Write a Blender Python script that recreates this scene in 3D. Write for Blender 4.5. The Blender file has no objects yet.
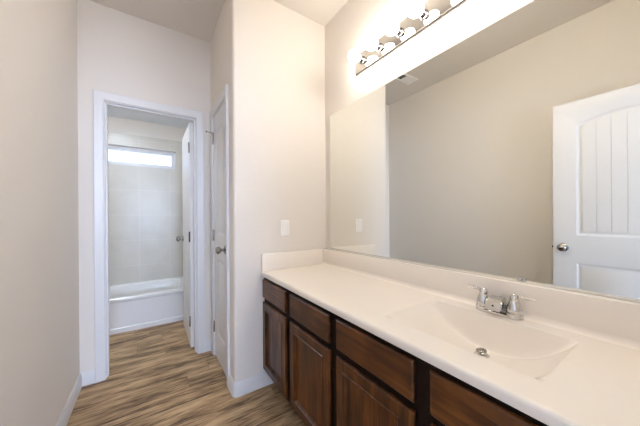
import bpy, bmesh, math, random
from mathutils import Vector, Matrix
random.seed(4)
SC = bpy.context.scene
COL = SC.collection
PI = math.pi

# ------------------------------------------------------------------ camera
F_PX, YAW, PITCH, ROLL = 253.5957, 0.5918, 0.0018, -0.006
CX, CY, CAM_H = 320.297, 216.823, 1.1864
cd = bpy.data.cameras.new('camera')
cam = bpy.data.objects.new('camera', cd)
COL.objects.link(cam)
cd.sensor_fit = 'HORIZONTAL'
cd.sensor_width = 36.0
cd.lens = 36.0 * F_PX / 640.0
cd.shift_x = -(CX - 320.0) / 640.0
cd.shift_y = (CY - 213.0) / 640.0
cd.clip_start = 0.01
r0 = Vector((math.cos(YAW), -math.sin(YAW), 0))
f0 = Vector((math.sin(YAW), math.cos(YAW), 0))
z0 = Vector((0, 0, 1))
fw = f0 * math.cos(PITCH) - z0 * math.sin(PITCH)
up = z0 * math.cos(PITCH) + f0 * math.sin(PITCH)
rr = r0 * math.cos(ROLL) + up * math.sin(ROLL)
uu = up * math.cos(ROLL) - r0 * math.sin(ROLL)
M = Matrix(((rr.x, uu.x, -fw.x, 0), (rr.y, uu.y, -fw.y, 0), (rr.z, uu.z, -fw.z, CAM_H), (0, 0, 0, 1)))
cam.matrix_world = M
SC.camera = cam

# ------------------------------------------------------------------ world, daylight, exposure
W = bpy.data.worlds.new('sky')
SC.world = W
W.use_nodes = True
bgn = W.node_tree.nodes['Background']
bgn.inputs[0].default_value = (0.55, 0.70, 1.0, 1)
bgn.inputs[1].default_value = 13.6
SC.view_settings.view_transform = 'Standard'
SC.view_settings.look = 'None'
SC.view_settings.exposure = 1.43
SC.view_settings.gamma = 1.0
SC.view_settings.use_curve_mapping = False
SC.cycles.max_bounces = 14
SC.cycles.diffuse_bounces = 8
SC.cycles.glossy_bounces = 8
SC.cycles.caustics_reflective = True
SC.cycles.sample_clamp_indirect = 6.0
BULB_STRENGTH = 14.6
BULB_COLOR = (1.0, 0.93, 0.845)
FILL_STRENGTH = 19.0  # unseen fill source added for the tub room
FILL_COLOR = (0.88, 0.96, 1.08)


def portal(name, loc, rot, sx, sy):
    l = bpy.data.lights.new(name, 'AREA')
    l.shape = 'RECTANGLE'
    l.size, l.size_y = sx, sy
    l.cycles.is_portal = True
    o = bpy.data.objects.new(name, l)
    o.location, o.rotation_euler = loc, rot
    COL.objects.link(o)


# ------------------------------------------------------------------ the place's measures
ZC = 2.743
XL, XM, YB, YS, XD = -0.4163, 1.1995, 2.4287, 1.703, 0.4572
WT = 0.115
Y_ENT = -0.12                       # room face of the entry wall
Y_FAR, Z_TUBC = 4.0385, 2.44        # tub room far wall and ceiling
XT0, XT1 = -1.15, 0.455
TUB_Y, TUB_Z = 3.3117, 0.3555
ZCT = 0.8053                        # counter top
XCF = 0.6408                        # counter front
ZBS = 0.9281
X_BS = XM - 0.0460                  # backsplash front

# ------------------------------------------------------------------ materials


def new_mat(name):
    m = bpy.data.materials.new(name)
    m.use_nodes = True
    nt = m.node_tree
    return m, nt, nt.nodes['Principled BSDF']


def node(nt, typ, **kw):
    n = nt.nodes.new(typ)
    for k, v in kw.items():
        setattr(n, k, v)
    return n


def coords(nt, scale=(1, 1, 1), kind='Object'):
    tc = node(nt, 'ShaderNodeTexCoord')
    mp = node(nt, 'ShaderNodeMapping')
    mp.inputs['Scale'].default_value = scale
    nt.links.new(tc.outputs[kind], mp.inputs[0])
    return mp.outputs[0]


def plain(name, col, rough=0.5, metal=0.0, bump=0.0, bscale=120.0, var=0.0, spec=None, coat=0.0):
    m, nt, p = new_mat(name)
    p.inputs['Base Color'].default_value = (*col, 1)
    p.inputs['Roughness'].default_value = rough
    p.inputs['Metallic'].default_value = metal
    if spec is not None:
        p.inputs['Specular IOR Level'].default_value = spec
    if coat:
        p.inputs['Coat Weight'].default_value = coat
    co = coords(nt)
    nz = node(nt, 'ShaderNodeTexNoise')
    nz.inputs['Scale'].default_value = bscale
    nz.inputs['Detail'].default_value = 3
    nt.links.new(co, nz.inputs['Vector'])
    if bump:
        b = node(nt, 'ShaderNodeBump')
        b.inputs['Strength'].default_value = bump
        b.inputs['Distance'].default_value = 0.004
        nt.links.new(nz.outputs[0], b.inputs['Height'])
        nt.links.new(b.outputs[0], p.inputs['Normal'])
    if var:
        n2 = node(nt, 'ShaderNodeTexNoise')
        n2.inputs['Scale'].default_value = 3.0
        nt.links.new(co, n2.inputs['Vector'])
        mx = node(nt, 'ShaderNodeMix', data_type='RGBA')
        mx.inputs[6].default_value = (*[c * (1 - var) for c in col], 1)
        mx.inputs[7].default_value = (*[min(1, c * (1 + var)) for c in col], 1)
        nt.links.new(n2.outputs[0], mx.inputs[0])
        nt.links.new(mx.outputs[2], p.inputs['Base Color'])
    return m


M_WALL = plain('wall_paint', (0.785, 0.74, 0.685), 0.75, bump=0.25, bscale=160, spec=0.25)
M_BEDROOM = plain('bedroom_paint', (0.74, 0.74, 0.74), 0.75, bump=0.2, bscale=160, spec=0.25)
M_CEIL = plain('ceiling_paint', (0.72, 0.68, 0.63), 0.85, bump=0.2, bscale=160, spec=0.2)
M_CEIL_TUB = plain('tub_ceiling_lit_tint', (0.80, 0.83, 0.87), 0.85, bump=0.2, bscale=160, spec=0.2)  # paler and bluer than the hall ceiling: missing light put into the colour
M_TRIM = plain('trim_paint', (0.74, 0.735, 0.735), 0.35, bump=0.02, bscale=60)
M_DOOR = plain('door_paint', (0.77, 0.76, 0.755), 0.38, bump=0.02, bscale=80)
M_COUNTER = plain('cultured_marble', (0.89, 0.835, 0.765), 0.22, var=0.015, coat=0.3)
M_TUB = plain('tub_acrylic', (0.84, 0.84, 0.83), 0.18, var=0.005)
M_CHROME = plain('chrome', (0.66, 0.655, 0.65), 0.06, 1.0)
M_NICKEL = plain('satin_nickel', (0.36, 0.345, 0.33), 0.13, 1.0)
M_SOCKET = plain('socket_metal', (0.22, 0.20, 0.19), 0.22, 1.0)
M_HINGE = plain('dark_hinge_metal', (0.10, 0.09, 0.085), 0.35, 1.0)
M_PLASTIC = plain('white_plastic', (0.90, 0.885, 0.87), 0.3)
M_VENT = plain('vent_metal', (0.86, 0.85, 0.84), 0.45)
M_DARK = plain('hole_shade_and_dot', (0.03, 0.028, 0.025), 0.8)  # near black: painted shade of drain and duct holes, also the spout dot
M_GREY = plain('caulk_grey', (0.35, 0.34, 0.32), 0.6)
M_CARPET = plain('carpet', (0.45, 0.40, 0.34), 0.95, bump=0.6, bscale=400)
M_MIRROR = plain('mirror_silver', (0.875, 0.885, 0.845), 0.0, 1.0)
M_MEDGE = plain('mirror_glass_edge', (0.42, 0.47, 0.42), 0.15)
M_PLATE = plain('mirror_chrome_plate', (0.80, 0.78, 0.75), 0.03, 1.0)


def m_glass(name, tint):
    m, nt, p = new_mat(name)
    nt.nodes.remove(p)
    out = nt.nodes['Material Output']
    t = node(nt, 'ShaderNodeBsdfTransparent')
    t.inputs[0].default_value = (*tint, 1)
    g = node(nt, 'ShaderNodeBsdfGlossy')
    g.inputs['Roughness'].default_value = 0.02
    mx = node(nt, 'ShaderNodeMixShader')
    mx.inputs[0].default_value = 0.07
    nt.links.new(t.outputs[0], mx.inputs[1])
    nt.links.new(g.outputs[0], mx.inputs[2])
    nt.links.new(mx.outputs[0], out.inputs[0])
    return m


M_GLASS = m_glass('window_glass', (1, 1, 1))
M_PRIVACY_DIM = m_glass('dimmed_privacy_glass', (.245, .245, .245))  # obscured pane; its grey tint is set dark to dim the daylight


def m_acrylic():
    m, nt, p = new_mat('clear_acrylic')
    p.inputs['Base Color'].default_value = (0.95, 0.96, 0.97, 1)
    p.inputs['Roughness'].default_value = 0.04
    p.inputs['Transmission Weight'].default_value = 0.9
    p.inputs['IOR'].default_value = 1.35
    return m


M_ACRYLIC = m_acrylic()


def m_bulb(name, col, strength):
    m, nt, p = new_mat(name)
    p.inputs['Base Color'].default_value = (0.9, 0.9, 0.88, 1)
    p.inputs['Emission Color'].default_value = (*col, 1)
    p.inputs['Emission Strength'].default_value = strength
    return m


M_BULB = m_bulb('lit_bulb', BULB_COLOR, BULB_STRENGTH)
M_FILL = m_bulb('fill_glow', FILL_COLOR, FILL_STRENGTH)  # glow of the added tub room fill


def m_floor():
    m, nt, p = new_mat('plank_floor')
    co = coords(nt)
    br = node(nt, 'ShaderNodeTexBrick')
    br.offset = 0.0
    br.inputs['Color1'].default_value = (0, 0, 0, 1)
    br.inputs['Color2'].default_value = (1, 1, 1, 1)
    br.inputs['Mortar'].default_value = (0.3, 0.3, 0.3, 1)
    br.inputs['Scale'].default_value = 1.0
    br.inputs['Mortar Size'].default_value = 0.0009
    br.inputs['Brick Width'].default_value = 1.22
    br.inputs['Row Height'].default_value = 0.152
    # every row of planks starts at its own random place
    sx = node(nt, 'ShaderNodeSeparateXYZ')
    nt.links.new(co, sx.inputs[0])
    rw = node(nt, 'ShaderNodeMath', operation='DIVIDE')
    rw.inputs[1].default_value = 0.152
    nt.links.new(sx.outputs[1], rw.inputs[0])
    rf = node(nt, 'ShaderNodeMath', operation='FLOOR')
    nt.links.new(rw.outputs[0], rf.inputs[0])
    wn = node(nt, 'ShaderNodeTexWhiteNoise', noise_dimensions='1D')
    nt.links.new(rf.outputs[0], wn.inputs['W'])
    of = node(nt, 'ShaderNodeMath', operation='MULTIPLY_ADD')
    of.inputs[1].default_value = 4.3
    nt.links.new(wn.outputs['Value'], of.inputs[0])
    nt.links.new(sx.outputs[0], of.inputs[2])
    cbx = node(nt, 'ShaderNodeCombineXYZ')
    nt.links.new(of.outputs[0], cbx.inputs[0])
    nt.links.new(sx.outputs[1], cbx.inputs[1])
    nt.links.new(cbx.outputs[0], br.inputs['Vector'])
    # grain: noise stretched along the planks (x), shifted from plank to plank
    mp = node(nt, 'ShaderNodeMapping')
    mp.inputs['Scale'].default_value = (2.2, 15.0, 1.0)
    nt.links.new(co, mp.inputs[0])
    sh = node(nt, 'ShaderNodeVectorMath', operation='MULTIPLY_ADD')
    sh.inputs[1].default_value = (7.0, 3.0, 11.0)
    nt.links.new(br.outputs['Color'], sh.inputs[0])
    nt.links.new(mp.outputs[0], sh.inputs[2])
    n1 = node(nt, 'ShaderNodeTexNoise')
    n1.inputs['Scale'].default_value = 1.0
    n1.inputs['Detail'].default_value = 5
    n1.inputs['Roughness'].default_value = 0.62
    n1.inputs['Distortion'].default_value = 0.5
    nt.links.new(sh.outputs[0], n1.inputs['Vector'])
    mp2 = node(nt, 'ShaderNodeMapping')
    mp2.inputs['Scale'].default_value = (9.0, 110.0, 1.0)
    nt.links.new(co, mp2.inputs[0])
    n2 = node(nt, 'ShaderNodeTexNoise')
    n2.inputs['Scale'].default_value = 1.0
    n2.inputs['Detail'].default_value = 3
    nt.links.new(mp2.outputs[0], n2.inputs['Vector'])
    a = node(nt, 'ShaderNodeMath', operation='MULTIPLY_ADD')
    a.inputs[1].default_value = 0.38
    nt.links.new(n2.outputs[0], a.inputs[0])
    s = node(nt, 'ShaderNodeMath', operation='MULTIPLY')
    s.inputs[1].default_value = 0.70
    nt.links.new(n1.outputs[0], s.inputs[0])
    nt.links.new(s.outputs[0], a.inputs[2])
    b = node(nt, 'ShaderNodeMath', operation='MULTIPLY_ADD')
    b.inputs[1].default_value = 0.06
    nt.links.new(br.outputs['Color'], b.inputs[0])
    nt.links.new(a.outputs[0], b.inputs[2])
    cr = node(nt, 'ShaderNodeValToRGB')
    e = cr.color_ramp.elements
    e[0].position, e[0].color = 0.425, (0.075, 0.043, 0.021, 1)
    e[1].position, e[1].color = 0.69, (0.64, 0.45, 0.255, 1)
    q = e.new(0.50); q.color = (0.235, 0.148, 0.077, 1)
    q = e.new(0.585); q.color = (0.46, 0.31, 0.170, 1)
    nt.links.new(b.outputs[0], cr.inputs[0])
    mx = node(nt, 'ShaderNodeMix', data_type='RGBA', blend_type='MULTIPLY')
    mx.inputs[7].default_value = (0.45, 0.4, 0.36, 1)
    nt.links.new(br.outputs['Fac'], mx.inputs[0])
    nt.links.new(cr.outputs[0], mx.inputs[6])
    nt.links.new(mx.outputs[2], p.inputs['Base Color'])
    p.inputs['Roughness'].default_value = 0.5
    p.inputs['Specular IOR Level'].default_value = 0.3
    bp = node(nt, 'ShaderNodeBump')
    bp.inputs['Strength'].default_value = 0.12
    bp.inputs['Distance'].default_value = 0.002
    nt.links.new(a.outputs[0], bp.inputs['Height'])
    nt.links.new(bp.outputs[0], p.inputs['Normal'])
    return m


M_FLOOR = m_floor()


def m_wood(name, scale):
    m, nt, p = new_mat(name)
    co = coords(nt, scale)
    n1 = node(nt, 'ShaderNodeTexNoise')
    n1.inputs['Scale'].default_value = 1.0
    n1.inputs['Detail'].default_value = 5
    n1.inputs['Distortion'].default_value = 0.9
    nt.links.new(co, n1.inputs['Vector'])
    co2 = coords(nt)
    n2 = node(nt, 'ShaderNodeTexNoise')
    n2.inputs['Scale'].default_value = 7.0
    n2.inputs['Detail'].default_value = 2
    nt.links.new(co2, n2.inputs['Vector'])
    ad = node(nt, 'ShaderNodeMath', operation='MULTIPLY_ADD')
    ad.inputs[1].default_value = 0.35
    nt.links.new(n2.outputs[0], ad.inputs[0])
    ml = node(nt, 'ShaderNodeMath', operation='MULTIPLY')
    ml.inputs[1].default_value = 0.68
    nt.links.new(n1.outputs[0], ml.inputs[0])
    nt.links.new(ml.outputs[0], ad.inputs[2])
    cr = node(nt, 'ShaderNodeValToRGB')
    e = cr.color_ramp.elements
    e[0].position, e[0].color = 0.36, (0.030, 0.0098, 0.0024, 1)
    e[1].position, e[1].color = 0.70, (0.20, 0.070, 0.016, 1)
    q = e.new(0.52); q.color = (0.090, 0.0290, 0.0060, 1)
    nt.links.new(ad.outputs[0], cr.inputs[0])
    nt.links.new(cr.outputs[0], p.inputs['Base Color'])
    p.inputs['Roughness'].default_value = 0.34
    p.inputs['Specular IOR Level'].default_value = 0.3
    p.inputs['Coat Weight'].default_value = 0.25
    p.inputs['Coat Roughness'].default_value = 0.2
    return m


M_WOOD_V = m_wood('stained_wood_upright', (30, 30, 2.5))
M_WOOD_H = m_wood('stained_wood_level', (30, 2.5, 30))
M_FRAME = plain('gap_shade_frame', (0.011, 0.0045, 0.0028), 0.5, var=0.2, spec=0.15)  # cabinet stain blackened to stand in for shade between the fronts


def m_tile():
    m, nt, p = new_mat('shower_tile')
    co = coords(nt)
    tr = node(nt, 'ShaderNodeSeparateXYZ')
    nt.links.new(co, tr.inputs[0])
    ad = node(nt, 'ShaderNodeMath', operation='ADD')
    nt.links.new(tr.outputs[0], ad.inputs[0])
    nt.links.new(tr.outputs[1], ad.inputs[1])
    cb = node(nt, 'ShaderNodeCombineXYZ')
    nt.links.new(ad.outputs[0], cb.inputs[0])
    nt.links.new(tr.outputs[2], cb.inputs[1])
    mp = node(nt, 'ShaderNodeMapping')
    mp.inputs['Location'].default_value = (-Y_FAR + 0.1212 + 0.34 * 20, -0.247, 0)
    nt.links.new(cb.outputs[0], mp.inputs[0])
    br = node(nt, 'ShaderNodeTexBrick')
    br.offset = 0.0
    br.inputs['Scale'].default_value = 1.0
    br.inputs['Mortar Size'].default_value = 0.0022
    br.inputs['Mortar Smooth'].default_value = 0.3
    br.inputs['Brick Width'].default_value = 0.34
    br.inputs['Row Height'].default_value = 0.323
    br.inputs['Color1'].default_value = (0.63, 0.60, 0.535, 1)
    br.inputs['Color2'].default_value = (0.65, 0.615, 0.55, 1)
    br.inputs['Mortar'].default_value = (0.74, 0.72, 0.67, 1)
    nt.links.new(mp.outputs[0], br.inputs['Vector'])
    nz = node(nt, 'ShaderNodeTexNoise')
    nz.inputs['Scale'].default_value = 6.0
    nz.inputs['Detail'].default_value = 4
    nt.links.new(co, nz.inputs['Vector'])
    mx = node(nt, 'ShaderNodeMix', data_type='RGBA', blend_type='SOFT_LIGHT')
    mx.inputs[0].default_value = 0.25
    nt.links.new(br.outputs[0], mx.inputs[6])
    nt.links.new(nz.outputs[0], mx.inputs[7])
    nt.links.new(mx.outputs[2], p.inputs['Base Color'])
    p.inputs['Roughness'].default_value = 0.3
    return m


M_TILE = m_tile()

# ------------------------------------------------------------------ helpers


def obj(name, bm, mat, parent=None, smooth=35.0, mats=None):
    bmesh.ops.remove_doubles(bm, verts=bm.verts[:], dist=1e-6)
    bmesh.ops.recalc_face_normals(bm, faces=bm.faces[:])
    if smooth:
        lim = math.radians(smooth)
        for f in bm.faces:
            f.smooth = True
        for e in bm.edges:
            e.smooth = len(e.link_faces) == 2 and e.calc_face_angle(0) < lim
    me = bpy.data.meshes.new(name)
    bm.to_mesh(me)
    bm.free()
    for mm in (mats or [mat]):
        me.materials.append(mm)
    o = bpy.data.objects.new(name, me)
    COL.objects.link(o)
    if parent:
        o.parent = parent
    return o


def tag(o, label, cat, group=None, kind=None):
    o['label'] = label
    o['category'] = cat
    if group:
        o['group'] = group
    if kind:
        o['kind'] = kind
    return o


def struct(o, label, cat):
    return tag(o, label, cat, kind='structure')


def empty(name, loc=(0, 0, 0), rz=0.0):
    o = bpy.data.objects.new(name, None)
    o.empty_display_size = 0.05
    o.location = loc
    o.rotation_euler = (0, 0, rz)
    COL.objects.link(o)
    return o


def box(bm, x0, x1, y0, y1, z0_, z1, bevel=0.0, seg=2):
    r = bmesh.ops.create_cube(bm, size=1.0)
    vs = r['verts']
    for v in vs:
        v.co = Vector((x0 + (x1 - x0) * (v.co.x + .5), y0 + (y1 - y0) * (v.co.y + .5), z0_ + (z1 - z0_) * (v.co.z + .5)))
    if bevel:
        es = {e for v in vs for e in v.link_edges}
        bmesh.ops.bevel(bm, geom=list(es), offset=bevel, segments=seg, affect='EDGES', profile=0.5)
    return bm


def boxbm(*a, **k):
    bm = bmesh.new()
    return box(bm, *a, **k)


def lathe(bm, prof, mat, n=24, close=True):
    """prof: (radius, height) pairs; axis = local +z, placed by the 4x4 matrix mat"""
    rings = []
    for r, h in prof:
        if r < 1e-6:
            rings.append([bm.verts.new(mat @ Vector((0, 0, h)))])
        else:
            rings.append([bm.verts.new(mat @ Vector((r * math.cos(2 * PI * i / n), r * math.sin(2 * PI * i / n), h))) for i in range(n)])
    for a, b in zip(rings, rings[1:]):
        for i in range(n):
            j = (i + 1) % n
            q = []
            for v in ((a[i], a[j]) if len(a) > 1 else (a[0],)):
                q.append(v)
            for v in ((b[j], b[i]) if len(b) > 1 else (b[0],)):
                q.append(v)
            if len(q) >= 3:
                bm.faces.new(q)
    for ring in (rings[0], rings[-1]):
        if len(ring) > 1 and close:
            bm.faces.new(ring)
    return bm


def axis_mat(loc, direction):
    d = Vector(direction).normalized()
    q = Vector((0, 0, 1)).rotation_difference(d)
    return Matrix.Translation(Vector(loc)) @ q.to_matrix().to_4x4()


def tube(bm, pts, rad, n=12):
    pts = [Vector(p) for p in pts]
    rads = rad if isinstance(rad, (list, tuple)) else [rad] * len(pts)
    rings = []
    ref = Vector((0, 0, 1))
    for i, p in enumerate(pts):
        t = (pts[min(i + 1, len(pts) - 1)] - pts[max(i - 1, 0)]).normalized()
        rf = ref if abs(t.dot(ref)) < .95 else Vector((1, 0, 0))
        a = t.cross(rf).normalized()
        b = a.cross(t).normalized()
        rings.append([bm.verts.new(p + (a * math.cos(2 * PI * k / n) + b * math.sin(2 * PI * k / n)) * rads[i]) for k in range(n)])
    for r1, r2 in zip(rings, rings[1:]):
        for k in range(n):
            bm.faces.new((r1[k], r1[(k + 1) % n], r2[(k + 1) % n], r2[k]))
    bm.faces.new(rings[0])
    bm.faces.new(rings[-1])
    return bm


def loft(bm, loops, cap_first=True, cap_last=True):
    rs = [[bm.verts.new(Vector(p)) for p in lp] for lp in loops]
    for a, b in zip(rs, rs[1:]):
        n = len(a)
        for i in range(n):
            bm.faces.new((a[i], a[(i + 1) % n], b[(i + 1) % n], b[i]))
    if cap_first:
        bm.faces.new(rs[0])
    if cap_last:
        bm.faces.new(rs[-1])
    return rs


def prism(bm, poly, z0_, z1):
    loft(bm, [[(x, y, z0_) for x, y in poly], [(x, y, z1) for x, y in poly]])
    return bm


def plane_with_holes(bm, outer, holes):
    """planar face with holes; the loops are lists of existing BMVerts"""
    es = []
    for lp in [outer] + holes:
        for i in range(len(lp)):
            a, b = lp[i], lp[(i + 1) % len(lp)]
            e = bm.edges.get((a, b)) or bm.edges.new((a, b))
            es.append(e)
    bmesh.ops.triangle_fill(bm, use_beauty=True, use_dissolve=False, edges=es)


# wall with one rectangular hole: axis 'x' = wall runs along x, 'y' = runs along y
def wall_hole(axis, a0, a1, t0, t1, zt, h0, h1, hz0, hz1):
    bm = bmesh.new()

    def V(a, t, z):
        return (a, t, z) if axis == 'x' else (t, a, z)
    if hz0 <= 0:
        lp = [(a0, 0), (h0, 0), (h0, hz1), (h1, hz1), (h1, 0), (a1, 0), (a1, zt), (a0, zt)]
        loft(bm, [[V(a, t0, z) for a, z in lp], [V(a, t1, z) for a, z in lp]])
    else:
        fr, bk = [], []
        for t, store in ((t0, fr), (t1, bk)):
            o = [bm.verts.new(V(a, t, z)) for a, z in ((a0, 0), (a1, 0), (a1, zt), (a0, zt))]
            h = [bm.verts.new(V(a, t, z)) for a, z in ((h0, hz0), (h1, hz0), (h1, hz1), (h0, hz1))]
            plane_with_holes(bm, o, [h])
            store += [o, h]
        for k in (0, 1):
            for i in range(4):
                j = (i + 1) % 4
                bm.faces.new((fr[k][i], fr[k][j], bk[k][j], bk[k][i]))
    return bm


def casing(axis, a0, a1, H, t_wall, sgn, width=0.058):
    """mitred casing round an opening; sgn = way it sticks out of the wall"""
    prof = [(0, 0), (0, .009), (.004, .012), (.022, .0125), (.030, .015), (.046, .016), (.052, .0175), (width - .003, .0175), (width, .014), (width, 0)]
    bm = bmesh.new()
    pts = []
    for w, t in prof:
        tt = t_wall + sgn * t
        row = [(a0 - w, 0), (a0 - w, H + w), (a1 + w, H + w), (a1 + w, 0)]
        pts.append([(a, tt, z) if axis == 'x' else (tt, a, z) for a, z in row])
    rows = [[bm.verts.new(p) for p in r] for r in pts]
    n = len(rows)
    for i in range(n):
        a, b = rows[i], rows[(i + 1) % n]
        for k in range(3):
            bm.faces.new((a[k], a[k + 1], b[k + 1], b[k]))
    bm.faces.new([r[0] for r in rows])
    bm.faces.new([r[3] for r in rows])
    return bm


BASE_PROF = [(0, 0), (.014, 0), (.014, .066), (.0115, .072), (.0105, .080), (.006, .088), (.004, .0936), (0, .0936)]


def baseboard(path, side=1):
    """baseboard along a plan polyline on the wall face; sticks out to the left (side=1) of travel"""
    bm = bmesh.new()
    P = [Vector((x, y)) for x, y in path]
    nrm = []
    for a, b in zip(P, P[1:]):
        d = (b - a).normalized()
        nrm.append(Vector((-d.y, d.x)) * side)
    rows = []
    for t, z in BASE_PROF:
        row = []
        for i, p in enumerate(P):
            if i == 0:
                q = p + nrm[0] * t
            elif i == len(P) - 1:
                q = p + nrm[-1] * t
            else:
                m = nrm[i - 1] + nrm[i]
                q = p + m * (t / (1 + nrm[i - 1].dot(nrm[i])))
            row.append(bm.verts.new((q.x, q.y, z)))
        rows.append(row)
    n = len(rows)
    for i in range(n):
        a, b = rows[i], rows[(i + 1) % n]
        for k in range(len(P) - 1):
            bm.faces.new((a[k], a[k + 1], b[k + 1], b[k]))
    bm.faces.new([r[0] for r in rows])
    bm.faces.new([r[-1] for r in rows])
    return bm


# ------------------------------------------------------------------ room shell
OX0, OX1, OH = -0.272, 0.335, 2.043            # tub room doorway (finished)
CY0, CY1 = 1.872, 2.317                         # linen closet doorway
EX0, EX1 = -0.3165, 0.452                       # entry doorway

struct(obj('floor', boxbm(XT0, XM + .1, Y_ENT - .06, Y_FAR, -.05, 0), M_FLOOR), 'brown grey wood plank floor running from hall into tub room', 'floor')
struct(obj('floor_bedroom', boxbm(-2.3, 2.3, -3.7, Y_ENT - .06, -.05, 0), M_CARPET), 'beige carpet of the bedroom behind the vanity room', 'floor')
struct(obj('ceiling', boxbm(-2.4, 2.4, -3.8, YB + WT, ZC, ZC + .08), M_CEIL), 'beige painted ceiling over the vanity hall', 'ceiling')
struct(obj('ceiling_tub_room', boxbm(XT0 - .1, XT1 + .1, YB + WT, Y_FAR + .15, Z_TUBC, Z_TUBC + .08), M_CEIL_TUB), 'lower ceiling of the tub room seen through the doorway', 'ceiling')
struct(obj('wall_left', boxbm(XL - WT, XL, Y_ENT - WT, YB, 0, ZC), M_WALL), 'beige left wall of the hall, facing the mirror', 'wall')
struct(obj('wall_back', wall_hole('x', XT0 - .1, XM + .1, YB, YB + WT, ZC, OX0 - .02, OX1 + .02, 0, OH + .02), M_WALL), 'beige end wall of the hall around the tub room doorway', 'wall')
struct(obj('wall_vanity', boxbm(XM, XM + .1, Y_ENT - WT, YB, 0, ZC), M_WALL), 'beige wall behind the big mirror and light bar', 'wall')
# partition with bullnose corner, and the closet wall with its doorway
bm = bmesh.new()
R = 0.019
arc = [(XD + R - R * math.cos(t), YS + R - R * math.sin(t)) for t in [PI / 2 * i / 6 for i in range(7)]]
prism(bm, arc + [(XM, YS), (XM, YS + WT), (XD + WT, YS + WT), (XD + WT, CY0 - .02), (XD, CY0 - .02)], 0, ZC)
struct(obj('wall_partition', bm, M_WALL), 'beige partition wall with the light switch and a rounded outer corner', 'wall')
bm = bmesh.new()
box(bm, XD, XD + WT, CY0 - .02, CY1 + .02, OH + .02, ZC)
box(bm, XD, XD + WT, CY1 + .02, YB, 0, ZC)
struct(obj('wall_closet', bm, M_WALL), 'beige wall strip around the narrow closet door', 'wall')
struct(obj('wall_entry', wall_hole('x', -2.3, 2.3, Y_ENT - WT, Y_ENT, ZC, EX0 - .02, EX1 + .02, 0, OH + .02), M_WALL), 'beige entry wall with the doorway to the bedroom', 'wall')
# tub room
WX0, WX1, WZ0, WZ1 = -0.93, 0.305, 1.848, 2.092
struct(obj('wall_tub_far', wall_hole('x', XT0 - .1, XT1 + .1, Y_FAR, Y_FAR + .15, Z_TUBC, WX0, WX1, WZ0, WZ1), M_WALL), 'tub room far wall holding the high strip window', 'wall')
struct(obj('wall_tub_left', boxbm(XT0 - .1, XT0, YB + WT, Y_FAR, 0, Z_TUBC), M_WALL), 'left wall of the tub room beside the doorway', 'wall')
struct(obj('wall_tub_right', boxbm(XT1, XT1 + .1, YB + WT, Y_FAR, 0, Z_TUBC), M_WALL), 'right wall of the tub room behind its open door', 'wall')
TT = 0.008
bm = bmesh.new()
zt = 2.245
o_ = [bm.verts.new((x, Y_FAR - TT, z)) for x, z in ((XT0 + TT, TUB_Z + .001), (XT1 - TT, TUB_Z + .001), (XT1 - TT, zt), (XT0 + TT, zt))]
h_ = [bm.verts.new((x, Y_FAR - TT, z)) for x, z in ((WX0, WZ0), (WX1, WZ0), (WX1, WZ1), (WX0, WZ1))]
plane_with_holes(bm, o_, [h_])
o2 = [bm.verts.new((v.co.x, Y_FAR - .0005, v.co.z)) for v in o_]
h2 = [bm.verts.new((v.co.x, Y_FAR - .0005, v.co.z)) for v in h_]
for k in range(4):
    bm.faces.new((o_[k], o_[(k + 1) % 4], o2[(k + 1) % 4], o2[k]))
    bm.faces.new((h_[k], h_[(k + 1) % 4], h2[(k + 1) % 4], h2[k]))
struct(obj('wall_tile_back', bm, M_TILE, smooth=0), 'pale square wall tiles behind the bathtub under the window', 'tile')
struct(obj('wall_tile_left', boxbm(XT0 + .0005, XT0 + TT, TUB_Y, Y_FAR - TT - .0005, TUB_Z + .001, zt), M_TILE, smooth=0), 'pale square wall tiles at the left end of the bathtub', 'tile')
struct(obj('wall_tile_right', boxbm(XT1 - TT, XT1 - .0005, TUB_Y, Y_FAR - TT - .0005, TUB_Z + .001, zt), M_TILE, smooth=0), 'pale square wall tiles at the right end of the bathtub', 'tile')

# bedroom shell behind the doorway, with the window its daylight comes from
BF = (-0.5, 1.5, 0.60, 2.20)
struct(obj('wall_bedroom_left', boxbm(-2.4, -2.3, -3.7, Y_ENT - WT, 0, ZC), M_BEDROOM), 'bedroom left wall, behind the camera', 'wall')
struct(obj('wall_bedroom_right', boxbm(2.3, 2.4, -3.7, Y_ENT - WT, 0, ZC), M_BEDROOM), 'bedroom right wall, behind the camera', 'wall')
struct(obj('wall_bedroom_far', wall_hole('x', -2.4, 2.4, -3.8, -3.7, ZC, *BF), M_BEDROOM), 'bedroom far wall with a window, behind the camera', 'wall')


def window(name, x0, x1, z0_, z1, y0, y1, fwid, label, pane, mullion=False):
    bm = bmesh.new()
    def rect(ins, y):
        return [(x0 + ins, y, z0_ + ins), (x1 - ins, y, z0_ + ins), (x1 - ins, y, z1 - ins), (x0 + ins, y, z1 - ins)]
    ym = (y0 + y1) / 2
    lps = [rect(.0005, y0), rect(fwid * .55, y0), rect(fwid * .55, y0 + .012), rect(fwid, y0 + .012), rect(fwid, y1), rect(.0005, y1)]
    rs = loft(bm, lps, False, False)
    n = 4
    for i in range(n):
        bm.faces.new((rs[-1][i], rs[-1][(i + 1) % n], rs[0][(i + 1) % n], rs[0][i]))
    if mullion:
        box(bm, (x0 + x1) / 2 - .03, (x0 + x1) / 2 + .03, y0 + .004, y1, z0_ + fwid, z1 - fwid)
    o = struct(obj(name, bm, M_TRIM), label, 'window')
    obj('pane', boxbm(x0 + fwid - .004, x1 - fwid + .004, ym, ym + .005, z0_ + fwid - .004, z1 - fwid + .004), pane, o)
    return o


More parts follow.
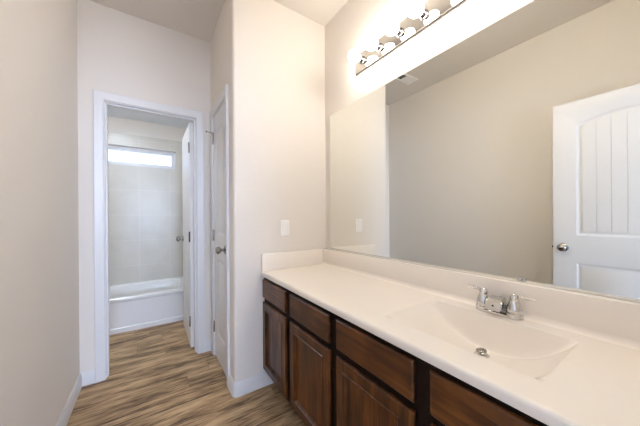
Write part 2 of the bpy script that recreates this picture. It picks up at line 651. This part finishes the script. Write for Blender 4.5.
window('window_1', WX0, WX1, WZ0, WZ1, Y_FAR + .05, Y_FAR + .10, .046, 'high white-framed strip window above the bathtub', M_PRIVACY_DIM)
window('window_2', BF[0], BF[1], BF[2], BF[3], -3.79, -3.73, .05, 'bedroom window straight behind the camera', M_GLASS, True)
portal('bedroom_window_portal', (BF[0] / 2 + BF[1] / 2, -3.81, (BF[2] + BF[3]) / 2), (PI / 2, 0, 0), BF[1] - BF[0], BF[3] - BF[2])
portal('tub_window_portal', ((WX0 + WX1) / 2, Y_FAR + .14, (WZ0 + WZ1) / 2), (-PI / 2, 0, 0), WX1 - WX0, WZ1 - WZ0)

# ------------------------------------------------------------------ trim
def jamb(axis, a0, a1, H, t0, t1, stop_t, thick=.0195):
    bm = bmesh.new()
    def V(a, t, z):
        return (a, t, z) if axis == 'x' else (t, a, z)
    def ush(i0, i1, ta, tb, h0, h1):
        lp = [(a0 - i0, 0), (a0 - i0, H + h0), (a1 + i0, H + h0), (a1 + i0, 0), (a1 + i1, 0), (a1 + i1, H + h1), (a0 - i1, H + h1), (a0 - i1, 0)]
        loft(bm, [[V(a, ta, z) for a, z in lp], [V(a, tb, z) for a, z in lp]])
    ush(thick, 0, t0, t1, thick, 0)
    ush(0, -.011, stop_t[0], stop_t[1], 0, -.011)
    return bm


struct(obj('trim_1', jamb('x', OX0, OX1, OH, YB - .001, YB + WT + .001, (YB + .03, YB + WT - .037)), M_TRIM), 'white door jamb lining the tub room doorway', 'door frame')
struct(obj('trim_2', casing('x', OX0 - .004, OX1 + .004, OH + .004, YB, -1), M_TRIM), 'white moulded casing round the tub room doorway', 'door casing')
struct(obj('trim_3', casing('x', OX0 - .004, OX1 + .004, OH + .004, YB + WT, 1), M_TRIM), 'white casing on the tub room side of its doorway', 'door casing')
struct(obj('trim_4', jamb('y', CY0, CY1, OH, XD - .001, XD + WT, (XD + .04, XD + .075)), M_TRIM), 'white jamb of the narrow closet door', 'door frame')
struct(obj('trim_5', casing('y', CY0 - .002, CY1 + .002, OH + .004, XD, -1, .0555), M_TRIM), 'white moulded casing round the narrow closet door', 'door casing')
struct(obj('trim_6', jamb('x', EX0, EX1, OH, Y_ENT - WT - .001, Y_ENT + .001, (Y_ENT - .075, Y_ENT - .04)), M_TRIM), 'white jamb of the entry doorway from the bedroom', 'door frame')
struct(obj('trim_7', casing('x', EX0 - .004, EX1 + .004, OH + .004, Y_ENT, 1), M_TRIM), 'white casing on the vanity side of the entry doorway', 'door casing')
struct(obj('trim_8', casing('x', EX0 - .004, EX1 + .004, OH + .004, Y_ENT - WT, -1), M_TRIM), 'white casing on the bedroom side of the entry doorway', 'door casing')

CW = .062
struct(obj('baseboard_left', baseboard([(XL, Y_ENT), (XL, YB), (OX0 - CW, YB)], -1), M_TRIM), 'white baseboard along the left wall to the doorway', 'baseboard')
struct(obj('baseboard_back', baseboard([(OX1 + CW, YB), (XD, YB), (XD, CY1 + .0575)], -1), M_TRIM), 'short white baseboard between the two door casings', 'baseboard')
arcp = [(XD, CY0 - .0575)] + [(XD + R - R * math.cos(t), YS + R - R * math.sin(t)) for t in [PI / 2 * i / 4 for i in range(5)]] + [(0.735, YS)]
struct(obj('baseboard_partition', baseboard(arcp, -1), M_TRIM), 'white baseboard wrapping the rounded corner beside the vanity', 'baseboard')

# ------------------------------------------------------------------ doors
def door_leaf(w, h, th, stile, lock, arch, planks):
    """two-panel leaf; local x = width from the hinge, y = thickness (0..th), z = up"""
    bm = bmesh.new()
    pb = [(.20, lock[0]), (lock[1], h - .125 - arch)]
    N = 18

    def loop(k, ins, y):
        z_0, z_1 = pb[k]
        x_0, x_1 = stile + ins, w - stile - ins
        pts = [(x_0, y, z_0 + ins), (x_1, y, z_0 + ins)]
        if k == 1 and arch:
            for i in range(N + 1):
                t = i / N
                x = x_1 + (x_0 - x_1) * t
                tt = (x - (w / 2)) / ((w - 2 * stile) / 2)
                pts.append((x, y, z_1 - ins + arch * (1 - tt * tt)))
        else:
            pts += [(x_1, y, z_1 - ins), (x_0, y, z_1 - ins)]
        return pts
    faces = []
    for y, s in ((0, 1), (th, -1)):
        o = [bm.verts.new((x, y, z)) for x, z in ((0, 0), (w, 0), (w, h), (0, h))]
        hs = []
        for k in (0, 1):
            prof = [(0, 0), (.006, .003), (.014, .0085), (.022, .0095), (.034, .0035 if not planks or k == 0 else .007)]
            rows = [[bm.verts.new(p) for p in loop(k, i, y + s * d)] for i, d in prof]
            for a, b in zip(rows, rows[1:]):
                n = len(a)
                for i in range(n):
                    bm.faces.new((a[i], a[(i + 1) % n], b[(i + 1) % n], b[i]))
            bm.faces.new(rows[-1])
            hs.append(rows[0])
            if planks and k == 1:
                xa_, xb_ = stile + .034, w - stile - .034
                pw = (xb_ - xa_) / planks
                for i in range(planks):
                    xs0, xs1 = xa_ + i * pw + .0018, xa_ + (i + 1) * pw - .0018
                    top = lambda x: pb[1][1] - .035 + arch * (1 - ((x - w / 2) / ((w - 2 * stile) / 2)) ** 2)
                    poly = [(xs0, pb[1][0] + .034), (xs1, pb[1][0] + .034)] + [(xs1 + (xs0 - xs1) * q / 4, top(xs1 + (xs0 - xs1) * q / 4)) for q in range(5)]
                    loft(bm, [[(x, y + s * .0075, z) for x, z in poly], [(x, y + s * .0038, z) for x, z in poly]])
        plane_with_holes(bm, o, hs)
        faces.append(o)
    for i in range(4):
        j = (i + 1) % 4
        bm.faces.new((faces[0][i], faces[0][j], faces[1][j], faces[1][i]))
    return bm


def knob(parent, x, z, y_face, s, m=M_NICKEL):
    prof = [(0, 0), (.030, 0), (.031, .004), (.026, .008), (.012, .011), (.0105, .028), (.013, .033), (.022, .038), (.0265, .046), (.0275, .053), (.025, .060), (.018, .066), (.008, .069), (0, .0695)]
    bm = bmesh.new()
    lathe(bm, prof, axis_mat((x, y_face, z), (0, s, 0)), 24)
    o = obj('door_knob', bm, m, parent)
    return o


def hinge(parent, z, x, y, m=M_HINGE):
    bm = bmesh.new()
    lathe(bm, [(0, -.048), (.005, -.047), (.0066, -.044), (.0066, .044), (.005, .047), (0, .048)], axis_mat((x, y, z), (0, 0, 1)), 12)
    return obj('hinge', bm, m, parent)


# tub room door: hinged on the right jamb, open 90 degrees into the tub room
DW = OX1 - OX0 - .006
d1 = struct(obj('door_1', door_leaf(DW, 2.028, .035, .10, (.83, 1.03), .05, 6), M_DOOR), 'white panel door standing open inside the tub room', 'door')
d1.location = (OX1 - .030, YB + WT + .006, .010)
d1.rotation_euler = (0, 0, PI / 2)          # local x -> +y, local y -> -x
d1.location.x = OX1 - .001
knob(d1, DW - .065, .945, .035, 1)
knob(d1, DW - .065, .945, 0, -1)
for z in (.24, 1.0, 1.80):
    hinge(d1, z, -.006, .040, M_HINGE if z == 1.0 else M_NICKEL)

# linen closet door: closed, hinged at the far side, opening into the hall
CWD = CY1 - CY0 - .006
d2 = struct(obj('door_2', door_leaf(CWD, 2.028, .035, .095, (.83, 1.03), .045, 4), M_DOOR), 'narrow white panel door, closed, beside the partition corner', 'door')
d2.location = (XD + .039, CY1 - .003, .010)
d2.rotation_euler = (0, 0, -PI / 2)         # local x -> -y, local y -> +x
d2.location.x = XD + .003
knob(d2, CWD - .06, .935, 0, -1)
for z in (.24, 1.02, 1.845):
    hh = hinge(d2, z, -.002, -.008, M_NICKEL)
    if z > 1.5:
        bm = bmesh.new()
        tube(bm, [(.0, -.008, z + .05), (.006, -.035, z + .05), (.012, -.060, z + .05)], .003, 8)
        lathe(bm, [(0, 0), (.007, .001), (.007, .008), (0, .010)], axis_mat((.012, -.058, z + .05), (.1, -1, 0)), 12)
        lathe(bm, [(0, 0), (.009, .0005), (.009, .004), (0, .0045)], axis_mat((0, -.008, z + .047), (0, 0, 1)), 12)
        obj('door_stop', bm, M_NICKEL, hh)

# entry door: hinged on the left jamb, open 90 degrees along the left wall (seen in the mirror)
EWD = EX1 - EX0 - .006
d3 = struct(obj('door_3', door_leaf(EWD, 2.035, .035, .131, (.815, 1.018), .058, 6), M_DOOR), 'white arched plank panel door, wide open, reflected in the mirror', 'door')
d3.rotation_euler = (0, 0, PI / 2)          # local x -> +y, local y -> -x
d3.location = (-.2793, .6429 - EWD, .010)
knob(d3, EWD - .060, .925, 0, -1)
knob(d3, EWD - .060, .925, .035, 1)
bm = boxbm(EWD - .0005, EWD + .0015, .006, .029, .895, .955)
box(bm, EWD + .0015, EWD + .011, .012, .023, .917, .933, bevel=.003)
obj('latch', bm, M_NICKEL, d3)
for z in (.24, 1.02, 1.80):
    hinge(d3, z, -.007, -.006)

# ------------------------------------------------------------------ bathtub
def rrect(x0, x1, y0, y1, r, z, n=6):
    pts = []
    for cx_, cy_, a in ((x1 - r, y0 + r, -PI / 2), (x1 - r, y1 - r, 0), (x0 + r, y1 - r, PI / 2), (x0 + r, y0 + r, PI)):
        for i in range(n + 1):
            t = a + PI / 2 * i / n
            pts.append((cx_ + r * math.cos(t), cy_ + r * math.sin(t), z))
    return pts


bx0, bx1, by0, by1 = XT0 + .004, XT1 - .004, TUB_Y, Y_FAR - .001
tub = empty('bathtub', ((bx0 + bx1) / 2, (by0 + by1) / 2, 0))
tag(tub, 'white alcove bathtub under the strip window, seen through the doorway', 'bathtub')


def rel(o, root):
    for v in o.data.vertices:
        v.co -= Vector(root.location)
    return o


bm = bmesh.new()
lps = [rrect(bx0, bx1, by0, by1, .004, 0), rrect(bx0, bx1, by0, by1, .004, .044), rrect(bx0, bx1, by0 + .014, by1, .004, .052),
       rrect(bx0, bx1, by0 + .014, by1, .004, TUB_Z - .045), rrect(bx0, bx1, by0 + .004, by1, .006, TUB_Z - .035), rrect(bx0, bx1, by0, by1, .01, TUB_Z - .022),
       rrect(bx0, bx1, by0 + .002, by1, .012, TUB_Z - .007), rrect(bx0 + .006, bx1 - .006, by0 + .009, by1 - .006, .014, TUB_Z),
       rrect(bx0 + .085, bx1 - .105, by0 + .075, by1 - .075, .10, TUB_Z)]
loft(bm, lps, True, False)
rel(obj('tub_shell', bm, M_TUB, tub), tub)
bm = bmesh.new()
lps = [rrect(bx0 + .085, bx1 - .105, by0 + .075, by1 - .075, .10, TUB_Z),
       rrect(bx0 + .092, bx1 - .110, by0 + .081, by1 - .081, .10, TUB_Z - .008),
       rrect(bx0 + .115, bx1 - .122, by0 + .092, by1 - .092, .11, TUB_Z - .10),
       rrect(bx0 + .165, bx1 - .135, by0 + .105, by1 - .105, .12, TUB_Z - .24),
       rrect(bx0 + .215, bx1 - .155, by0 + .125, by1 - .125, .12, TUB_Z - .29),
       rrect(bx0 + .255, bx1 - .185, by0 + .155, by1 - .155, .11, TUB_Z - .302)]
loft(bm, lps, False, True)
rel(obj('tub_basin', bm, M_TUB, tub, smooth=60), tub)

# ------------------------------------------------------------------ fill dome added to brighten the tub room (just above the doorway's view)
cl = empty('added_fill_dome', (-.40, 2.95, Z_TUBC))
tag(cl, 'unseen glowing dome added on the tub room ceiling to brighten the room', 'added fill light')
obj('fill_base', lathe(bmesh.new(), [(0, -.0005), (.15, -.0005), (.15, -.02), (.14, -.025), (0, -.025)], Matrix.Identity(4), 32), M_PLASTIC, cl)
obj('fill_dome', lathe(bmesh.new(), [(0, -.085), (.04, -.083), (.085, -.072), (.12, -.052), (.138, -.0255), (0, -.0255)], Matrix.Identity(4), 32), M_FILL, cl)

# ------------------------------------------------------------------ vanity cabinet
XF, XFR = 0.6490, 0.6660         # front of doors / face frame
YV0, YV1 = Y_ENT + .002, YS - .001
van = empty('vanity_cabinet', (XFR, (YV0 + YV1) / 2, 0))
tag(van, 'dark brown stained wood vanity cabinet under the long cream countertop', 'cabinet')
bm = bmesh.new()
ZU = ZCT - .0315
box(bm, XFR + .018, XM - .002, YV0, YV0 + .018, .118, ZU)
box(bm, XFR + .018, XM - .002, YV1 - .018, YV1, .118, ZU)
box(bm, XM - .014, XM - .002, YV0 + .018, YV1 - .018, .118, ZU)
box(bm, XFR + .018, XM - .014, YV0 + .018, YV1 - .018, .118, .134)
rel(obj('carcass', bm, M_FRAME, van), van)
rel(obj('toe_kick', boxbm(XFR + .065, XFR + .08, YV0, YV1, 0, .118), M_FRAME, van), van)
COLS = [(1.696, 1.338), (1.284, .908), (.856, .477), (.424, .042)]
DZ0, DZ1, RZ0, RZ1 = .126, .595, .624, .7500
# face frame: stiles and rails with an opening behind each front
bm = bmesh.new()
zs = [.118, .140, .588, .643, .743, ZU]
ys = sorted([YV0, COLS[3][1] + .014, COLS[3][0] - .014, COLS[2][1] + .014, COLS[2][0] - .014, COLS[1][1] + .014, COLS[1][0] - .014, COLS[0][1] + .014, COLS[0][0] - .022, YV1])
for i in range(0, len(ys), 2):
    box(bm, XFR, XFR + .018, ys[i], ys[i + 1], .118, ZU)
for i in range(1, len(ys) - 1, 2):
    for a, b in ((zs[0], zs[1]), (zs[2], zs[3]), (zs[4], zs[5])):
        box(bm, XFR, XFR + .018, ys[i], ys[i + 1], a, b)
rel(obj('face_frame', bm, M_FRAME, van), van)


def front(y0, y1, za, zb, kind):
    bm = bmesh.new()
    def rc(i, d):
        return [(XF + d, y0 + i, za + i), (XF + d, y1 - i, za + i), (XF + d, y1 - i, zb - i), (XF + d, y0 + i, zb - i)]
    t = XFR - XF - .0005
    if kind == 'drawer_front':
        lps = [rc(.0, t), rc(.0, .0055), rc(.0055, 0)]
        lps = lps + []
    else:
        lps = [rc(0, t), rc(0, .0055), rc(.0055, 0), rc(.044, 0), rc(.047, -.004), rc(.052, -.004), rc(.056, .003), rc(.066, .0115)]
    loft(bm, lps, True, True)
    return rel(obj(kind, bm, M_WOOD_H if kind == 'drawer_front' else M_WOOD_V, van, smooth=25), van)


for a, b in COLS:
    front(b, a, RZ0, RZ1, 'drawer_front')
    front(b, a, DZ0, DZ1, 'door')

# ------------------------------------------------------------------ countertop with integral sink
SX0, SX1, SY0, SY1 = .742, 1.064, .198, .672
ctr = empty('countertop', ((XCF + XM) / 2, (YV0 + YV1) / 2, ZU))
tag(ctr, 'long cream cultured marble countertop with integral rectangular sink', 'countertop')
bm = bmesh.new()
ya, yb = Y_ENT + .001, YS - .0005
xb_ = XM - .0005
def crect(i, z):
    return [(XCF + i, ya, z), (xb_, ya, z), (xb_, yb, z), (XCF + i, yb, z)]
r_ = .012
rows = [crect(.022, ZU), crect(.006, ZU), crect(.0015, ZU + .002), crect(0, ZU + .006)] + [crect(r_ - r_ * math.cos(t), ZCT - r_ + r_ * math.sin(t)) for t in [PI / 2 * i / 5 for i in range(6)]]
rs = loft(bm, rows, False, False)
hole = [bm.verts.new((x, y, ZCT)) for x, y in ((SX0, SY0), (SX1, SY0), (SX1, SY1), (SX0, SY1))]
plane_with_holes(bm, rs[-1], [hole])
hb = [bm.verts.new((v.co.x, v.co.y, ZU)) for v in hole]
plane_with_holes(bm, rs[0], [hb])
slab = rel(obj('slab', bm, M_COUNTER, ctr), ctr)

bm = bmesh.new()
NX, NY = 56, 60
SYC, SYH = (SY0 + SY1) / 2, (SY1 - SY0) / 2


def sm(t):
    t = max(0, min(1, t))
    return t * t * (3 - 2 * t)


def sink_z(x, y):
    t = abs(y - SYC) / SYH
    arc_ = max(0.0, 1 - t ** 2.3)
    fx = (x - SX0) / (SX1 - SX0)
    front_ = 1 - (1 - min(1.0, fx / .30)) ** 2.6
    back = min(1.0, (1 - fx) / .105)
    back = 1 - (1 - back) ** 2.2
    d = .118 * arc_ * front_ * back
    edge = min(t, 1)
    return ZCT - d


grid = {}
for i in range(NX + 1):
    for j in range(NY + 1):
        # finer near the back wall and near the edges
        s = i / NX
        fx = .5 - .5 * math.cos(PI * (.08 + .84 * s))
        fx = (fx - .5 + .5 * math.cos(PI * .08)) / math.cos(PI * .08)
        fy = .5 - .5 * math.cos(PI * (.12 + .76 * j / NY)) 
        f0_, f1_ = .5 - .5 * math.cos(PI * .12), .5 - .5 * math.cos(PI * .88)
        fy = (fy - f0_) / (f1_ - f0_)
        x = SX0 + (SX1 - SX0) * fx
        y = SY0 + (SY1 - SY0) * fy
        z = sink_z(x, y)
        grid[i, j] = bm.verts.new((x, y, z))
for i in range(NX):
    for j in range(NY):
        bm.faces.new((grid[i, j], grid[i + 1, j], grid[i + 1, j + 1], grid[i, j + 1]))
basin = rel(obj('sink_basin', bm, M_COUNTER, ctr, smooth=50), ctr)
DX, DY = .985, .432
dz = sink_z(DX, DY)
dp = bmesh.new()
lathe(dp, [(0, -.004), (.022, -.004), (.024, .0008), (.0225, .002), (.0195, -.001), (0, -.001)], Matrix.Translation((DX, DY, dz)), 24)
rel(obj('drain_hole_shade', lathe(bmesh.new(), [(0, -.0008), (.0193, -.0008), (.0193, 0), (0, 0)], Matrix.Translation((DX, DY, dz)), 24), M_DARK, basin), ctr)  # dark disc painted in place of the drain hole's shade
fl = rel(obj('drain_flange', dp, M_CHROME, basin), ctr)
dp = bmesh.new()
lathe(dp, [(0, 0), (.006, 0), (.006, .009), (.0155, .010), (.0168, .012), (.0165, .0155), (.013, .0175), (0, .0182)], Matrix.Translation((DX, DY, dz + .0015)) @ Matrix.Rotation(-.12, 4, 'X'), 24)
rel(obj('drain_stopper', dp, M_NICKEL, basin), ctr)

bm = boxbm(X_BS, XM - .0005, ya, yb, ZCT + .0002, ZBS, bevel=.003)
rel(obj('backsplash', bm, M_COUNTER, ctr), ctr)
bm = boxbm(XCF + .004, X_BS - .0003, yb - .021, yb, ZCT + .0002, ZBS, bevel=.003)
rel(obj('side_splash', bm, M_COUNTER, ctr), ctr)
# cove where counter meets the splash
bm = bmesh.new()
c = .019
cv = [(c - c * math.cos(t), c - c * math.sin(t)) for t in [PI / 2 * i / 7 for i in range(8)]]
def covepts(y):
    return [(X_BS - dx_, y, ZCT + dz_) for dx_, dz_ in cv] + [(X_BS, y, ZCT)]
loft(bm, [covepts(ya), covepts(yb - .021)])
rel(obj('cove', bm, M_COUNTER, ctr, smooth=50), ctr)

# ------------------------------------------------------------------ faucet
FX, FY = 1.118, .431
fau = empty('sink_faucet', (FX, FY, ZCT))
tag(fau, 'chrome two-handle faucet with clear lever handles behind the sink', 'faucet')
bm = bmesh.new()
def stad(hx, hy, z, n=10):
    pts = []
    for i in range(n + 1):
        t = -PI + PI * i / n
        pts.append((hx * math.cos(t) , -(hy - hx) + hx * math.sin(t), z))
    for i in range(n + 1):
        t = PI * i / n
        pts.append((hx * math.cos(t), (hy - hx) + hx * math.sin(t), z))
    return pts
loft(bm, [stad(.027, .080, 0), stad(.0275, .0805, .006), stad(.026, .079, .011), stad(.021, .074, .014)])
obj('base_plate', bm, M_CHROME, fau)
# spout: a blocky wedge reaching over the basin with a flat sloping face
bm = bmesh.new()
def sec(x, z, hw, hh, tilt):
    ux, uz = math.sin(tilt), math.cos(tilt)
    pts = []
    for sy, sz in ((-1, -1), (1, -1), (1, 1), (-1, 1)):
        pts.append((x + ux * hh * sz, hw * sy, z + uz * hh * sz))
    return pts
loft(bm, [sec(.020, .011, .024, .003, 0), sec(.018, .034, .024, .012, -.7), sec(.006, .0545, .0245, .0135, -.15), sec(-.020, .0530, .0255, .0140, .12), sec(-.044, .0430, .0275, .0175, .22), sec(-.050, .0385, .028, .0178, .26)])
ge = [e for e in bm.edges]
bmesh.ops.bevel(bm, geom=ge, offset=.0035, segments=2, affect='EDGES')
sp = obj('spout', bm, M_CHROME, fau, smooth=50)
bm = bmesh.new()
lathe(bm, [(0, 0), (.003, .0), (.003, .0012), (0, .0015)], axis_mat((-.0503, 0, .0415), (-.966, 0, .257)), 12)
obj('indicator_dot', bm, M_DARK, sp)
bm = bmesh.new()
lathe(bm, [(0, 0), (.002, 0), (.002, .043), (.0045, .046), (.005, .052), (.003, .057), (0, .058)], axis_mat((.0235, 0, .012), (0, 0, 1)), 12)
obj('lift_rod', bm, M_CHROME, fau)
for s in (1, -1):
    bm = bmesh.new()
    lathe(bm, [(0, 0), (.0275, 0), (.0275, .009), (.0245, .013), (.0255, .019), (.0235, .032), (.0185, .047), (.0155, .054), (.0140, .057), (.0150, .062), (.0140, .072), (.010, .079), (.004, .082), (0, .083)], Matrix.Translation((.0, s * .052, .009)), 24)
    h = obj('handle', bm, M_CHROME, fau)
    bm = bmesh.new()
    y1_ = s * .052
    tube(bm, [(0, y1_ + s * .010, .080), (.0, y1_ + s * .020, .082), (.001, y1_ + s * .040, .083), (.002, y1_ + s * .062, .083), (.002, y1_ + s * .066, .083)], [.004, .0055, .0068, .0062, .002], 10)
    obj('lever', bm, M_ACRYLIC, h)

# ------------------------------------------------------------------ mirror
MY0, MY1, MZ0, MZ1 = -.10, 1.638, ZBS + .0012, 1.9875
mir = empty('mirror', (XM, (MY0 + MY1) / 2, MZ0))
tag(mir, 'large frameless wall mirror above the countertop', 'mirror')
bm = boxbm(XM - .0040, XM - .0005, MY0, MY1, MZ0, MZ1)
glass = obj('mirror_glass', bm, M_MIRROR, mir, smooth=0, mats=[M_MIRROR, M_MEDGE])
for p in glass.data.polygons:
    p.material_index = 0 if p.normal.x < -.5 else 1
rel(glass, mir)
for cy_ in (.380,):
    bm = boxbm(XM - .011, XM - .0043, cy_ - .013, cy_ + .013, MZ0 + .0005, MZ0 + .013, bevel=.002)
    lathe(bm, [(0, 0), (.003, 0), (.003, .001), (0, .0015)], axis_mat((XM - .011, cy_, MZ0 + .007), (-1, 0, 0)), 10)
    rel(obj('mirror_clip', bm, M_ACRYLIC, mir), mir)

# ------------------------------------------------------------------ light bar over the mirror
LY1, LZ0, LZ1 = 1.320, 2.166, 2.285
NB = 8
LY0 = LY1 - NB * .1524
lb = empty('vanity_light_bar', (XM, (LY0 + LY1) / 2, (LZ0 + LZ1) / 2))
tag(lb, 'mirrored chrome light bar with round globe bulbs above the mirror', 'light fixture')
bm = bmesh.new()
def prc(i, d):
    return [(XM - d, LY0 + i, LZ0 + i), (XM - d, LY1 - i, LZ0 + i), (XM - d, LY1 - i, LZ1 - i), (XM - d, LY0 + i, LZ1 - i)]
loft(bm, [prc(0, .0006), prc(0, .014), prc(.001, .0155), prc(.007, .017)])
bp_ = rel(obj('back_plate', bm, M_PLATE, lb, mats=[M_PLATE, M_SOCKET]), lb)
for p in bp_.data.polygons:
    p.material_index = 0 if abs(p.normal.x) > .5 else 1
bulb0 = sock0 = None
for i in range(NB):
    y = LY1 - .0762 - .1524 * i
    if i == 0:
        bm = bmesh.new()
        lathe(bm, [(0, 0), (.024, 0), (.024, .003), (.019, .005), (.019, .026), (.0175, .028), (0, .028)], axis_mat((XM - .0172, y, (LZ0 + LZ1) / 2), (-1, 0, 0)), 20)
        s = rel(obj('socket', bm, M_SOCKET, lb), lb)
        bm = bmesh.new()
        prof = [(0, 0), (.0125, 0), (.0135, .004)]
        for k in range(13):
            t = math.radians(155 - 155 * k / 12)
            prof.append((.040 * math.sin(t) if k < 12 else 0, .046 + .040 * -math.cos(math.pi - t) if False else .046 + .040 * math.cos(t)))
        lathe(bm, prof, axis_mat((XM - .0430, y, (LZ0 + LZ1) / 2), (-1, 0, 0)), 28)
        b = rel(obj('bulb', bm, M_BULB, s), lb)
        sock0, bulb0 = s, b
    else:
        s = sock0.copy(); COL.objects.link(s); s.parent = lb
        s.location.y = -.1524 * i
        b = bulb0.copy(); COL.objects.link(b); b.parent = s

# ------------------------------------------------------------------ light switch on the partition
SWX, SWZ = .826, 1.1025
sw = empty('light_switch', (SWX, YS, SWZ))
tag(sw, 'white rocker light switch on the partition wall beside the mirror', 'light switch')
bm = bmesh.new()
def srect(hx, hz, y):
    return [(-hx, -y, -hz), (hx, -y, -hz), (hx, -y, hz), (-hx, -y, hz)]
loft(bm, [srect(.036, .0585, .0004), srect(.036, .0585, .003), srect(.033, .0555, .006), srect(.0185, .035, .006), srect(.0180, .0345, .0045)])
pl = obj('wall_plate', bm, M_PLASTIC, sw)
bm = bmesh.new()
loft(bm, [[(-.0160, -.0046, -.0325), (.0160, -.0046, -.0325), (.0160, -.0046, .0325), (-.0160, -.0046, .0325)],
          [(-.0160, -.0065, -.0325), (.0160, -.0065, -.0325), (.0160, -.0095, .0325), (-.0160, -.0095, .0325)]])
obj('rocker', bm, M_PLASTIC, sw)
for z in (-.0485, .0485):
    bm = bmesh.new()
    lathe(bm, [(0, 0), (.003, 0), (.003, .0008), (0, .0012)], axis_mat((0, -.006, z), (0, -1, 0)), 12)
    obj('screw', bm, M_PLASTIC, pl)

# ------------------------------------------------------------------ ceiling air vent (seen in the mirror)
VX0, VX1, VY0, VY1 = -.155, .145, 1.772, 1.906
vent = empty('ceiling_vent', ((VX0 + VX1) / 2, (VY0 + VY1) / 2, ZC))
tag(vent, 'white slatted ceiling air vent reflected in the top of the mirror', 'air vent')
bm = bmesh.new()
def vr(i, d):
    return [(VX0 + i, VY0 + i, ZC - d), (VX1 - i, VY0 + i, ZC - d), (VX1 - i, VY1 - i, ZC - d), (VX0 + i, VY1 - i, ZC - d)]
rs = loft(bm, [vr(0, .0004), vr(0, .003), vr(.006, .010), vr(.022, .010), vr(.022, .001)], False, True)
rel(obj('frame', bm, M_VENT, vent), vent)
rel(obj('duct_shade', boxbm(VX0 + .023, VX1 - .023, VY0 + .023, VY1 - .023, ZC - .0014, ZC - .0011), M_DARK, vent), vent)  # dark sheet standing in for the shade behind the slats
bm = bmesh.new()
NS = 14
for k in range(NS):
    xx = VX0 + .030 + k * (VX1 - VX0 - .060) / (NS - 1)
    t_ = 1 if xx < .02 else -1
    q = [(xx - .006, VY0 + .022, ZC - .0055 - t_ * .0035), (xx + .006, VY0 + .022, ZC - .0055 + t_ * .0035), (xx + .0064, VY0 + .022, ZC - .0049 + t_ * .0035), (xx - .0056, VY0 + .022, ZC - .0049 - t_ * .0035)]
    loft(bm, [q, [(a_, VY1 - .022, c_) for a_, b_, c_ in q]])
rel(obj('slats', bm, M_VENT, vent), vent)
